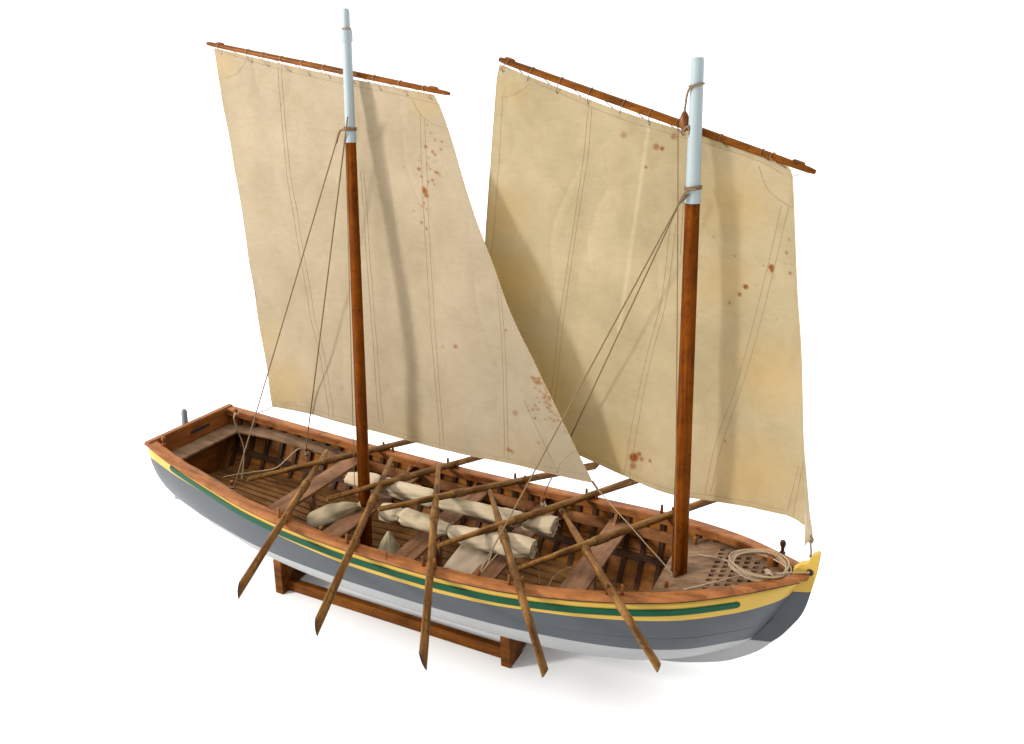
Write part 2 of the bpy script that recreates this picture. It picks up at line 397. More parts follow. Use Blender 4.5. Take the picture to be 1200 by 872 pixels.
# transom
mb = MB(); xt = -.455
zz = np.linspace(zs(xt)+.001, zk(xt), 22)
prof = [(-hy(xt, z)-.0005 if z < zs(xt)-.004 else -hB(xt)-.0005, z) for z in zz]; ring = prof+[(-y, z) for y, z in reversed(prof)]
ring2 = [(y*.97, z) for y, z in ring]; vs = [(xt-.0005, y, z) for y, z in ring2]+[(xt+.004, y*.97, z) for y, z in ring]; n = len(ring)
mb.add(vs, [tuple(range(n)), tuple(reversed(range(n, 2*n)))]+[(i, (i+1) % n, n+(i+1) % n, n+i) for i in range(n)])
tr_o = mb.build('transom', MAT['sternw'], boat, False, bevel=.0005)
mb = MB()
a = at(224, 507.5, x=xt+.0048); b = at(246, 497.5, x=xt+.0048)
mb.box((xt+.001, a[1], (a[2]+b[2])/2-.0022), (xt+.0044, b[1], (a[2]+b[2])/2+.0022)); mb.build('slot', MAT['black'], tr_o)  # black box painting the shade inside the slot, no real cut
mb = MB(); mb.box((xt-.0035, -hB(xt)-.002, zs(xt)-.004), (xt+.0045, hB(xt)+.002, zs(xt)+.0012)); mb.build('transom_cap', MAT['sternw'], boat, False, bevel=.0008)
mb = MB(); vs = [(xt-.0025, y, z) for y, z in ring2]+[(xt-.0003, y, z) for y, z in ring2]
mb.add(vs, [tuple(range(n)), tuple(reversed(range(n, 2*n)))]+[(i, (i+1) % n, n+(i+1) % n, n+i) for i in range(n)]); mb.build('outer_panel', MAT['grey'], tr_o, False)
# rudder with its round head showing above the transom
mb = MB(); hd = at(220, 491, y=0)
mb.tube([(-.4665, 0, z) for z in (-.02, .02, .034, .038, .0395)], [.0042, .0042, .0042, .0032, .001], 12)
mb.hexa([(-.4625, -.003, z) for z in (.02, -.1)]+[(-.495, -.003, -.1), (-.49, -.003, -.06), (-.472, -.003, 0)],
        [(-.4625, .003, z) for z in (.02, -.1)]+[(-.495, .003, -.1), (-.49, .003, -.06), (-.472, .003, 0)])
mb.build('rudder', MAT['rudder'], boat)

# rail (capping) with rounded section, each side
def strip(name, mat, x0, x1, n, sec, parent=boat, bevel=0, sides=(-1, 1), smooth=True):
    out = []
    for sgn in sides:
        mb = MB(); rings = []
        for x in np.linspace(x0, x1, n): rings.append([(x, sgn*y, z) for y, z in sec(x)])
        k = len(rings[0]); vs = [p for r_ in rings for p in r_]
        fs = [(i*k+j, i*k+(j+1) % k, (i+1)*k+(j+1) % k, (i+1)*k+j) for i in range(n-1) for j in range(k)]
        fs += [tuple(range(k)), tuple(range((n-1)*k, n*k))]
        mb.add(vs, fs); out.append(mb.build(name, mat, parent, smooth, 30, bevel))
    return out
RW = .0155
def rail_sec(x):
    o = rB(x); i = max(o-RW, .0044 if x > .35 else .0005); o = max(o, i+.002); z = zs(x); t = .0042; w = o-i
    return [(i, z-t), (i, z-.0012), (i+.1*w, z), (o-.22*w, z), (o-.07*w, z-.0012), (o, z-.0024), (o, z-.0033), (o-.08*w, z-t)]
strip('rail', MAT['rail'], -.459, .3685, 90, rail_sec)
def inwale_sec(x):
    i = max(rB(x)-RW+.001, .001); z = zs(x)-.0040
    return [(i, z), (i, z-.0062), (i+.0035, z-.0062), (i+.0035, z)]
def shade_sec(x):
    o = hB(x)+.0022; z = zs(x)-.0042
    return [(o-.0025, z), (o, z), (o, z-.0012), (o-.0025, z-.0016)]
strip('rail_shade_strip', MAT['rail_shade'], -.455, .362, 90, shade_sec)  # thin dark strip added as the shadow gap under the rail
strip('inwale', MAT['rail'], -.452, .345, 70, inwale_sec, bevel=.0005)
def riser_sec(x):
    z = zs(x)-.0205; z2 = z-.0125
    a, b = hy(x, z, .0085), hy(x, z2, .0085)
    return [(a, z), (b, z2), (b+.003, z2), (a+.003, z)]
strip('stringer', MAT['riser'], -.262, .325, 60, riser_sec, bevel=.0005)
def riser2_sec(x):
    z = zs(x)-.052; z2 = z-.006
    a, b = hy(x, z, .0075), hy(x, z2, .0075)
    return [(a, z), (b, z2), (b+.0025, z2), (a+.0025, z)]
strip('bilge_stringer', MAT['frame'], -.44, .28, 60, riser2_sec)
# scarf joints on the rail
for sgn, x in ((1, -.307), (-1, .30), (1, .20), (-1, -.06)):
    mb = MB(); o = rB(x); mb.hexa([(x, sgn*(o-RW+.001), zs(x)+.0001), (x+.0007, sgn*(o-RW+.001), zs(x)+.0001), (x+.0087, sgn*(o-.001), zs(x+.008)+.0001), (x+.008, sgn*(o-.001), zs(x+.008)+.0001)],
        [(x, sgn*(o-RW+.001), zs(x)+.0002), (x+.0007, sgn*(o-RW+.001), zs(x)+.0002), (x+.0087, sgn*(o-.001), zs(x+.008)+.0002), (x+.008, sgn*(o-.001), zs(x+.008)+.0002)])
    mb.build('scarf_joint', MAT['frame'], boat, False)

# frames
for x in list(np.arange(-.435, .325, .0225)):
    for sgn in (-1, 1):
        mb = MB(); zt = zs(x)-.007; zb = zk(x)+.004; w = .0028; rows = []
        for t in np.linspace(0, 1, 14):
            z = zt+(zb-zt)*t
            rows.append([(x-w, sgn*hy(x, z, .0032), z), (x+w, sgn*hy(x, z, .0032), z), (x+w, sgn*hy(x, z, .0065), z+.0008), (x-w, sgn*hy(x, z, .0065), z+.0008)])
        k = 4; vs = [p for r_ in rows for p in r_]
        mb.add(vs, [(i*k+j, i*k+(j+1) % k, (i+1)*k+(j+1) % k, (i+1)*k+j) for i in range(13) for j in range(k)])
        mb.build('frame', MAT['frame'], boat, False)

# inner planking lands: thin raised edges give the planked look
mb = MB()
for sgn in (-1, 1):
    for fr in (.42, .52, .62, .72, .82, .92):
        mb.tube([(x, sgn*hy(x, (z := zs(x)-.004+(zk(x)-zs(x)+.004)*fr), .0031), z) for x in np.linspace(-.44, .31, 70)], .0006, 5)
mb.build('plank_edge', MAT['frame'], boat)

# floor boards: sloping stern platform, level waist floor
def boards(name, x0, x1, zf0, zf1, half, nb, gap, parent):
    mb = MB()
    for k in range(nb):
        ya = -half+2*half*k/nb+gap/2; yb = -half+2*half*(k+1)/nb-gap/2
        xs = np.linspace(x0, x1, 14); top = []; lo = []
        for x in xs:
            zf = zf0+(zf1-zf0)*(x-x0)/(x1-x0); lim = hy(x, zf, .004); sc_ = min(1, lim/half)
            top.append([(x, ya*sc_, zf), (x, yb*sc_, zf)]); lo.append([(x, ya*sc_, zf-.003), (x, yb*sc_, zf-.003)])
        n = len(xs); vs = [p for q in range(n) for p in (top[q][0], top[q][1], lo[q][1], lo[q][0])]
        fs = [(i*4+j, i*4+(j+1) % 4, (i+1)*4+(j+1) % 4, (i+1)*4+j) for i in range(n-1) for j in range(4)]
        fs += [(3, 2, 1, 0), tuple(4*(n-1)+j for j in range(4))]
        mb.add(vs, fs)
    return mb.build(name, MAT['floor'], parent, False, bevel=.0003)
boards('stern_platform', -.44, -.213, -.058, -.080, .082, 13, .0022, boat)
boards('floor_boards', -.205, .22, -.094, -.094, .078, 11, .0016, boat)

# stern seats (U shaped) and thwarts
def seat_z(x): return pchip(x, [-.455, -.40, -.33, -.26], [-.0055, -.0062, -.0140, -.0275])
SX1 = -.262
for sgn in (-1, 1):
    mb = MB(); P = []
    for x in np.linspace(-.4505, SX1, 24):
        z = seat_z(x); o = hy(x, z, .0032); i = o-.0245; P.append([(x, sgn*i, z), (x, sgn*o, z), (x, sgn*o, z-.003), (x, sgn*i, z-.003)])
    k = 4; n = len(P); vs = [p for r_ in P for p in r_]
    mb.add(vs, [(i*k+j, i*k+(j+1) % k, (i+1)*k+(j+1) % k, (i+1)*k+j) for i in range(n-1) for j in range(k)]+[(0, 1, 2, 3), tuple(4*(n-1)+j for j in range(4))])
    mb.build('side_bench', MAT['dull'], boat, False, bevel=.0004)
mb = MB()
vs = []
for x in (-.4545, -.422):
    z = seat_z(x)+.0008; o = hy(x, z, .0035); vs += [(x, -o, z), (x, o, z), (x, o, z-.003), (x, -o, z-.003)]
mb.add(vs, [(0, 1, 5, 4), (1, 2, 6, 5), (2, 3, 7, 6), (3, 0, 4, 7), (0, 3, 2, 1), (4, 5, 6, 7)])
mb.build('stern_bench', MAT['dull'], boat, False, bevel=.0004)
TH = [(-.2615, -.2345), (-.171, -.144), (-.07, -.043), (.029, .056), (.1285, .1555)]
TZ = lambda x: zs(x)-.0195
for a, b in TH:
    mb = MB(); zt = TZ((a+b)/2); vs = []
    for x in (a, b):
        o = hy(x, zt, .0045); vs += [(x, -o, zt), (x, o, zt), (x, o, zt-.0038), (x, -o, zt-.0038)]
    mb.add(vs, [(0, 1, 5, 4), (1, 2, 6, 5), (2, 3, 7, 6), (3, 0, 4, 7), (0, 3, 2, 1), (4, 5, 6, 7)])
    t_o = mb.build('thwart', MAT['thwart'], boat, False, bevel=.0006)
    # pillar under the thwart
    mb = MB(); xm = (a+b)/2; mb.box((xm-.003, -.003, -.094), (xm+.003, .003, zt-.0038))
    if abs(xm+.157) > .01: mb.build('pillar', MAT['thwart'], t_o, False, bevel=.0004)
    if a > -.2:
        for sgn in (-1, 1):          # wooden knee holding the thwart end
            mb = MB(); o = hy(xm, zt, .006); zt2 = zs(xm)-.007
            mb.hexa([(xm-.0075, sgn*o, zt), (xm-.0075, sgn*(o-.016), zt), (xm-.0075, sgn*(o-.011), zt+.0022), (xm-.0075, sgn*(hy(xm, zt2, .006)-.002), zt2), (xm-.0075, sgn*hy(xm, zt2, .005), zt2)],
                    [(xm-.0035, sgn*o, zt), (xm-.0035, sgn*(o-.016), zt), (xm-.0035, sgn*(o-.011), zt+.0022), (xm-.0035, sgn*(hy(xm, zt2, .006)-.002), zt2), (xm-.0035, sgn*hy(xm, zt2, .005), zt2)])
            mb.build('knee', MAT['riser'], t_o, False, bevel=.0004)

# foredeck with a real grating of open squares
def deck_z(x): return -.0232+.24*(x-.239) if x < .33 else -.0232+.24*.091
xb = [.222, .25]; holes = []
x = .2745
while x < .335: xb += [x-.0029, x+.0029]; x += .0103
xb += [.345]; yb = [-.1, -.0315+0]
yv = -.0270
ys_ = [-.1]
nh = 11; pitch = .0088; y0h = -.031
for k in range(nh): ys_ += [y0h+k*pitch-.0027, y0h+k*pitch+.0027]
ys_ += [.1]
mb = MB()
for i in range(len(xb)-1):
    for j in range(len(ys_)-1):
        xa, xc = xb[i], xb[i+1]; ya, yc = ys_[j], ys_[j+1]
        ho = (i >= 2 and i % 2 == 0 and j % 2 == 1)
        lim = min(hy(xa, deck_z(xa), .0045), hy(xc, deck_z(xc), .0045))
        if ho and max(abs(ya), abs(yc)) > lim-.008: ho = False
        def q(x, y):
            l = hy(x, deck_z(x), .0035); return (x, min(max(y, -l), l), deck_z(x))
        P = [q(xa, ya), q(xc, ya), q(xc, yc), q(xa, yc)]
        if ho: continue
        if abs(P[0][1]-P[3][1]) < 1e-6 and abs(P[1][1]-P[2][1]) < 1e-6: continue
        mb.add(P, [(0, 1, 2, 3)])
fd = mb.build('foredeck', MAT['dull'], boat, False)
m = fd.modifiers.new('t', 'SOLIDIFY'); m.thickness = .003; m.offset = -1
tag(fd, 'grey brown foredeck with a grating of square holes')
mb = MB(); mb.box((.2195, -hy(.22, -.03, .005), deck_z(.222)-.006), (.2225, hy(.22, -.03, .005), deck_z(.222)+.0004)); mb.build('deck_beam', MAT['thwart'], fd, False, bevel=.0004)

# thole pins
def thole(x, sgn):
    mb = MB(); b = np.array([x, sgn*(rB(x)-.0085), zs(x)-.001])
    mb.lathe(b, (random.uniform(-.05, .05), 0, 1), [(0, .0017), (.0012, .0019), (.0095, .0016), (.0115, .0015), (.0123, .0008)], 10)
    mb.build('thole_pin', MAT['peg'], boat)
PX_ = [-.2, -.1, 0, .1, .2]
for x in PX_:
    for dx in (-.0072, .0072):
        thole(x+dx-.002, -1); thole(x+dx, 1)

# belaying pins
def pin(p, h=.0125, mat='peg', r=1.0):
    mb = MB(); mb.lathe(np.asarray(p)-np.array([0, 0, .001]), (0, 0, 1), [(0, .0026*r), (.002, .0027*r), (.003, .0016*r), (h*.45, .0016*r), (h*.62, .0026*r), (h*.8, .0028*r), (h*.95, .002*r), (h, .0006*r)], 12)
    return mb.build('belaying_pin', MAT[mat], boat)
P_A = at(272, 573, z=seat_z(-.31)); pin(P_A)
P_B = at(359, 533, z=-.0245); pin(P_B, .012)
P_C = at(277, 487, z=zs(-.44)); pin(P_C, .012)
P_D = at(192, 521, z=zs(-.44)); pin(P_D, .012)
P_E = np.array([.058, -(rB(.058)-.0175), -.03]); P_E = at(561, 678, z=zs(.06)-.004); pin(P_E, .011)
P_F = at(636, 592, z=-.026); pin(P_F, .012)
P_G = at(791, 681, z=deck_z(.232)); pin(P_G, .013)
P_H = at(780, 692, z=deck_z(.232)); pin(P_H, .012)
P_I = at(814.5, 641, z=deck_z(.24)); pin(P_I, .0135)
P_J = at(917, 648, z=zs(.33)); pin(P_J, .0155, 'darkpeg', 1.15)
P_K = at(377, 624, z=zs(-.15)-.006); pin(P_K, .009)
mb = MB(); q = at(904, 667, z=deck_z(.32)); mb.lathe(q, (0, 0, 1), [(0, .005), (.012, .005), (.0145, .0043), (.0152, .0025)], 16); mb.build('mooring_post', MAT['peg'], boat)

# ------------------------------------------------------------------ masts
MX, FX = -.1645, .239
def mast(name, x, zb, zc, zt, r0, r1, r2, lab):
    mb = MB(); prof = [(z-zb, r0+(r1-r0)*(z-zb)/(zc-zb)) for z in np.linspace(zb, zc, 14)]
    mb.lathe((x, 0, zb), (0, 0, 1), prof, 20); o = mb.build(name, MAT['mast'], boat); tag(o, lab); return o
mm = mast('mast', MX, -.094, .4165, .566, .0077, .0060, .0045, 'brown main mast nearer the stern with a pale grey head')
mb = MB(); mb.lathe((MX, 0, .4165), (0, 0, 1), [(0, .0061), (.0002, .0066), (.013, .0066), (.0133, .0058), (.095, .0054), (.1125, .0054), (.1135, .0066), (.1255, .0066), (.1265, .0044), (.1455, .0043), (.148, .0040), (.1495, .003)], 20)
mb.build('masthead', MAT['masthead'], mm)
fm = mast('mast', FX, -.03, .3713, .5084, .0084, .0072, .006, 'brown foremast nearer the bow with a pale grey head')
mb = MB(); mb.lathe((FX, 0, .3713), (0, 0, 1), [(0, .0073), (.0002, .0078), (.014, .0077), (.0143, .0070), (.13, .0062), (.1365, .006), (.1378, .0052)], 20)
mb.build('masthead', MAT['masthead'], fm)
def rope(pts, r=.0006, mat='rope', name='rope', parent=None, sag=0):
    mb = MB(); pts = [np.asarray(p, float) for p in pts]
    if len(pts) == 2:
        a, b = pts; pts = [a+(b-a)*t-np.array([0, 0, sag*4*t*(1-t)]) for t in np.linspace(0, 1, 14 if sag else 2)]
    else: pts = spline(pts, 8)
    mb.tube(pts, r, 6); return mb.build(name, MAT[mat], parent if parent is not None else boat)
def wraps(c, R1, turns, pitch, r=.0007, tilt=0, mat='rope', name='rope_strop', parent=None):
    mb = MB()
    for k in range(turns): mb.torus(np.asarray(c)+np.array([0, 0, k*pitch]), (tilt, 0, 1), R1, r, 20, 6)
    return mb.build(name, MAT[mat], parent if parent is not None else boat)
wraps((MX, 0, .4315), .0068, 2, .0017, .0009, .1, parent=mm)
wraps((MX, 0, .5432), .0052, 2, .0012, .0006, 0, 'cord', parent=mm)
wraps((FX, 0, .3850), .0080, 2, .0020, .0010, -.12, parent=fm)
wraps((FX, 0, .4835), .0072, 1, .0020, .0009, -.22, parent=fm)

# ------------------------------------------------------------------ sails
class Edge:
    def __init__(s, pts):
        P = np.array([[float(c) for c in p[:2]] for p in pts]); s.L = np.concatenate([[0], np.cumsum(np.hypot(*(P[1:]-P[:-1]).T))]); s.L /= s.L[-1]; s.P = P
    def __call__(s, t): return np.array([np.interp(t, s.L, s.P[:, 0]), np.interp(t, s.L, s.P[:, 1])])
class Sail:
    """edges given as outlines seen in the photo, each point placed at its own depth y"""
    def __init__(s, head, foot, leech, luff, yfun):
        s.h, s.f, s.l, s.r, s.y = head, foot, leech, luff, yfun
        s.hs, s.fs, s.ls, s.rs = [Edge(spline([(*p, 0) for p in e], 6)) for e in (head, foot, leech, luff)]; s.c = [s.hs(0), s.hs(1), s.fs(0), s.fs(1)]
    def px(s, u, v):                       # u 0 leech..1 luff, v 0 head..1 foot
        H, F = s.hs(u), s.fs(u); L, Rr = s.ls(v), s.rs(v); c = s.c
        return (1-v)*H+v*F+(1-u)*L+u*Rr-((1-u)*(1-v)*c[0]+u*(1-v)*c[1]+(1-u)*v*c[2]+u*v*c[3])
    def P(s, u, v, off=0):
        p = s.px(u, v); q = at(p[0], p[1], y=s.y(u, v))
        if off: q = q+np.array([0, -off, 0])
        return q
    def near(s, x, y, tries=400):          # (u,v) of a photo position
        u, v = .5, .5
        for _ in range(40):
            e = s.px(u, v)-np.array([x, y]); h = 1e-3
            a = (s.px(u+h, v)-s.px(u, v))/h; b = (s.px(u, v+h)-s.px(u, v))/h
            J = np.array([a, b]).T; d = np.linalg.solve(J, -e); u += float(np.clip(d[0], -.2, .2)); v += float(np.clip(d[1], -.2, .2))
            u = min(max(u, 0), 1); v = min(max(v, 0), 1)
        return u, v
    def build(s, name, nu, nv, mat, parent, rust, tan, pale, wrinkle):
        mb = MB(); G = [[s.P(u, v)+np.array([0, wrinkle(u, v), 0]) for v in np.linspace(0, 1, nv)] for u in np.linspace(0, 1, nu)]
        mb.grid(G); o = mb.build(name, mat, parent, True, 80)
        me = o.data; V = np.array([p.co for p in me.vertices]); pr = np.array([proj(p) for p in V])
        C = np.zeros((len(V), 4)); C[:, 3] = 1
        def blot(ch, lst):
            for (x, y, r, a) in lst:
                d = np.hypot(pr[:, 0]-x, pr[:, 1]-y); C[:, ch] = np.maximum(C[:, ch], a*np.clip((2.2 if ch == 0 else 1.3)*(1-(d/(r*(.95 if ch == 0 else 1)))), 0, 1))
        blot(0, rust); blot(1, tan); blot(2, pale)
        ca = me.color_attributes.new('stain', 'FLOAT_COLOR', 'POINT')
        ca.data.foreach_set('color', C.ravel())
        sol = o.modifiers.new('t', 'SOLIDIFY'); sol.thickness = .0006; sol.offset = 0
        return o
    def seam(s, lines, parent, r=.00024):
        mb = MB()
        for l in lines:
            l = [tuple(q[:2]) for q in spline([(*p, 0) for p in l], 4)] if len(l) > 2 else l
            pts = [s.near(*p) for p in l]; L = []
            for (u0, v0), (u1, v1) in zip(pts[:-1], pts[1:]):
                n = max(2, int(60*max(abs(u1-u0), abs(v1-v0))))
                for t in np.linspace(0, 1, n, endpoint=False): L.append(s.P(u0+(u1-u0)*t, v0+(v1-v0)*t, .0004)+np.array([0, s.wr(u0+(u1-u0)*t, v0+(v1-v0)*t), 0]))
            L.append(s.P(*pts[-1], .0004)+np.array([0, s.wr(*pts[-1]), 0])); mb.tube(L, r, 5)
        return mb.build('stitching', MAT['thread'], parent)
sm = lambda t: t*t*(3-2*t)
S1 = Sail([(251, 57), (325, 74.5), (402, 91), (462, 103), (508, 111.5)],
          [(320, 476), (365, 485), (418, 500), (475, 515.5), (540, 532), (600, 543), (640, 552.5), (671, 560), (694, 565)],
          [(251, 57), (256, 88), (262, 120), (274, 190), (284, 250), (301, 368), (312, 430), (320, 476)],
          [(508, 111.5), (516, 128), (527, 160), (553.5, 247), (574, 301), (597, 363), (627, 427), (668, 512), (689, 554), (694, 565)],
          lambda u, v: .0135+.0015*v+(.045*(1-u)+.010*u)*sm(v)*1.0+.010*math.sin(math.pi*u)*math.sin(math.pi*min(1, v*1.05)))
from mathutils import noise as mn
def crease(x, y, z):
    a = mn.noise(Vector((x*4, y*4, z)))*.0016+mn.noise(Vector((x*14+.6*y, y*7, z+3)))*.0006
    r = 1-abs(mn.noise(Vector((x*7+y*2, y*3-x, z+9))))*2.2        # soft ridged folds
    return a+.0009*max(0, r)**3
S1.wr = lambda u, v: crease(u, v*1.3, 1.5)+.0012*math.sin(9*u+3*v)*v+.0009*math.sin(23*u-7*v+1)*v*(1-u)+.0006*math.sin(31*v+6*u)*(1-u)
S2 = Sail([(586, 76), (627, 93), (714, 126), (785, 149), (827, 160), (890, 181), (922, 194.5)],
          [(561, 476), (600, 497), (640, 517), (677, 532.6), (711, 547.7), (761, 570), (792, 580.7), (827, 585.7), (875, 592.7), (905, 599), (923, 604), (934, 609), (945, 617)],
          [(586, 76), (582, 100), (577, 170), (572, 236), (569, 282), (566, 350), (563, 420), (561, 476)],
          [(922, 194.5), (928.5, 208.5), (931, 270), (934, 345), (939, 414), (941.6, 514), (945, 560), (945, 617)],
          lambda u, v: .0160+.0010*v+(.078*(1-u)*(.75*v+.25*sm(v))-.012*u*sm(v))+.012*math.sin(math.pi*u)*math.sin(math.pi*min(1, v*1.02)))
S2.wr = lambda u, v: crease(u*1.1, v*1.3, 7.5)*1.2+.0010*math.sin(8*u+4*v)*v+.0010*math.sin(17*u+9*v)*v+.0022*math.exp(-((u-.36+.12*v)/.03)**2)*math.sin(math.pi*v)

def cluster(cx, cy, sx, sy, n, r0, r1, a=.8, rot=0):
    out = []
    for _ in range(n):
        x, y = rng.normal(0, sx), rng.normal(0, sy)
        out.append((cx+x*math.cos(rot)-y*math.sin(rot), cy+x*math.sin(rot)+y*math.cos(rot), rng.uniform(r0, r1), a*rng.uniform(.5, 1)))
    return out
rust1 = [(499, 172, 2.6, .9), (510, 164, 1.8, .7), (518, 166, 1.8, .8), (507, 178, 2.2, .8), (510, 181, 2, .8), (517, 175, 1.8, .7), (491, 198, 2.6, .9), (494, 207, 2, .8), (504, 198, 1.8, .7), (511, 202, 2.2, .9), (514, 203, 1.8, .8), (507, 211, 2.2, .9), (502, 213, 1.9, .8), (509, 216, 1.6, .7), (498, 224, 4.2, .95), (500, 229, 3.6, .9), (497, 221, 3, .9), (497, 238, 2, .8), (495, 242, 1.8, .7), (485, 247, 1.8, .5), (494, 261, 2.2, .8), (500, 268, 2, .9), (500, 245, 1.6, .5), (534, 406, 3.2, .7), (519, 406, 2, .4), (593, 387, 2.2, .7), (505, 156, 1.8, .6), (501, 193, 1.8, .6), (596, 527, 3, .8), (600, 529, 2.5, .7), (604, 484, 4, .5), (631, 519, 2.5, .5)]
rust1 += cluster(630, 448, 4.5, 5, 22, 1.5, 2.6, .9, .5)+cluster(642, 468, 5, 7, 26, 1.4, 2.4, .8, -.5)+cluster(650, 490, 5, 5, 9, 1.4, 2.6, .7)+cluster(625, 480, 6, 5, 6, 1.6, 2.8, .8)+cluster(664, 505, 3, 5, 7, 1.3, 2.2, .7, -.5)+cluster(505, 190, 12, 24, 10, 1.2, 1.8, .5)
tan1 = [(262, 75, 22, .3), (330, 455, 45, .45), (310, 400, 30, .3), (600, 560, 60, .25), (500, 120, 30, .3), (480, 520, 50, .25)]
rust2 = [(743, 536, 7, .95), (741, 535, 4, 1), (749, 532, 3.5, .8), (752, 538, 3, .7), (742, 546, 5, .55), (762, 540, 2.2, .8), (769, 172, 5, .6), (776, 174, 3.2, .9), (790, 160, 5, .55), (731, 158, 5, .4), (757, 196, 2.2, .8), (904, 313, 4.5, .9), (905, 317, 3, .9), (874, 336, 4, .95), (867, 345, 3, .8), (855, 355, 2.4, .6), (926, 320, 2.4, .7), (922, 296, 2.6, .6), (850, 517, 2, .7), (861, 300, 2, .5), (925, 281, 2, .5), (836, 278, 2, .5)]
rust2 += cluster(900, 330, 22, 22, 10, 1.1, 1.9, .5)
tan2 = [(590, 250, 40, .3), (600, 330, 55, .35), (640, 450, 60, .25), (900, 440, 60, .4), (850, 330, 45, .3), (600, 110, 25, .2), (860, 240, 55, .35), (880, 560, 70, .45), (720, 540, 60, .3)]
pale2 = [(760-.145*k*3, 150+k*3, 3.4, .22) for k in range(0, 80)]
y1 = at(243, 51, y=.0138); y2 = at(527, 110, y=.0138)
def yard(a, b, r, name, parent=boat, cleats=(.06, .94)):
    mb = MB(); L = np.linalg.norm(b-a); T = [0, .02, .1, .5, .9, .98, 1]
    mb.tube([a+(b-a)*t for t in T], [r*.55, r*.75, r*.85, r, r*.85, r*.72, r*.5], 14); o = mb.build(name, MAT['yard'], parent)
    d = (b-a)/L; upv = np.array([0, 0, 1.])-d*d[2]; upv /= np.linalg.norm(upv)
    for t in cleats:
        mb = MB(); c = a+(b-a)*t+upv*r*.85; mb.tube([c-d*.006, c-d*.004, c+d*.004, c+d*.006], [.0008, .0017, .0017, .0008], 8); mb.build('cleat', MAT['peg'], o)
    return o
yd1 = yard(y1, y2, .0036, 'yard')
z1 = at(585.5, 69.5, y=.0158); z2 = at(956, 202, y=.0158)
yd2 = yard(z1, z2, .0043, 'yard', cleats=(.035, .95))
tag(yd1, 'thin brown yard sloping across the main masthead'); tag(yd2, 'thicker brown yard sloping across the fore masthead')
sail1 = S1.build('sail', 230, 300, MAT['sail'], boat, rust1, tan1, [], S1.wr)
sail2 = S2.build('sail', 260, 300, MAT['sail2'], boat, rust2, tan2, pale2, S2.wr)
tag(sail1, 'cream main sail with rust spots near its forward edge'); tag(sail2, 'yellowish fore sail with a dark round rust stain near its foot')
S1.seam([[(262, 62), (330, 82), (402, 98), (462, 110), (512, 122)],
         [(257, 92), (275, 88), (285, 76), (290, 66)],
         [(325, 79), (328, 120), (334, 180), (343, 250), (362, 360), (372, 400), (385, 470), (386, 487)], [(329, 80), (332, 120), (338, 180), (348, 250), (367, 360), (377, 400), (390, 470), (391, 489)],
         [(423, 200), (430, 300), (437, 400), (444, 495)], [(427, 200), (434, 300), (441, 400), (449, 497)],
         [(482, 116), (491, 132), (506, 145), (522, 150)],
         [(492, 133), (494, 200), (499, 300), (506, 400), (514, 500), (515, 523)], [(497, 138), (500, 200), (504, 300), (511, 400), (518, 500), (520, 524)],
         [(582, 325), (588, 400), (591, 500), (591, 537)], [(586, 336), (592, 400), (595, 500), (596, 538)],
         [(325, 470), (365, 479), (418, 494), (475, 510), (540, 527), (600, 538), (640, 546), (685, 555)],
         [(275, 230), (288, 300), (300, 352)], [(654, 557), (656, 545), (664, 535), (675, 527)],
         [(330, 474), (345, 470), (348, 478)]], sail1)
S2.seam([[(625, 96), (714, 134), (785, 157), (827, 168), (890, 189), (918, 205)],
         [(586, 115), (605, 110), (622, 98)], [(589, 112), (586, 180), (579, 270), (576, 300)],
         [(690, 124), (684, 180), (674, 250), (665, 310), (655, 380), (648, 450), (640, 510)], [(694, 126), (689, 180), (678, 250), (669, 310), (660, 380), (653, 450), (645, 512)],
         [(785, 265), (775, 350), (757, 420), (740, 500), (732, 555)], [(792, 262), (781, 350), (763, 420), (747, 500), (738, 558)],
         [(889, 194), (900, 222), (922, 240), (929, 243)],
         [(916, 240), (900, 310), (880, 390), (860, 460), (838, 520), (826, 580)], [(924, 243), (908, 310), (888, 390), (867, 460), (846, 520), (832, 581)],
         [(680, 530), (711, 542), (761, 565), (792, 575), (827, 580), (875, 587), (918, 597)],
         [(942, 540), (932, 590), (930, 605)], [(936, 545), (925, 590), (922, 600)]], sail2)
for S, o_ in ((S1, sail1), (S2, sail2)):
    mb = MB(); E_ = [(t, 0) for t in np.linspace(0, 1, 60)]+[(1, t) for t in np.linspace(0, 1, 60)[1:]]+[(t, 1) for t in np.linspace(1, 0, 60)[1:]]+[(0, t) for t in np.linspace(1, 0, 60)[1:-1]]
    L = [S.P(u, v)+np.array([0, S.wr(u, v), 0]) for u, v in E_]; mb.tube(L+[L[0]], .00065, 6); mb.build('bolt_rope', MAT['hem'], o_)
# turned-back cloth at the fore sail tack
mb = MB(); a = [at(945.3, 556, y=.004), at(949, 600, y=.002), at(952.5, 628, y=.001), at(946, 636, y=-.001), at(943.3, 640.5, y=-.003)]; b_ = [at(944, 556, y=-.001), at(943.6, 585, y=-.002), at(943.3, 612, y=-.003), at(943.2, 630, y=-.003), at(943.2, 640.5, y=-.003)]
mb.grid([[p+(q_-p)*t for t in np.linspace(0, 1, 5)] for p, q_ in zip(spline(a, 5), spline(b_, 5))]); o = mb.build('turned_corner', MAT['roll'], sail2); m = o.modifiers.new('t', 'SOLIDIFY'); m.thickness = .0006
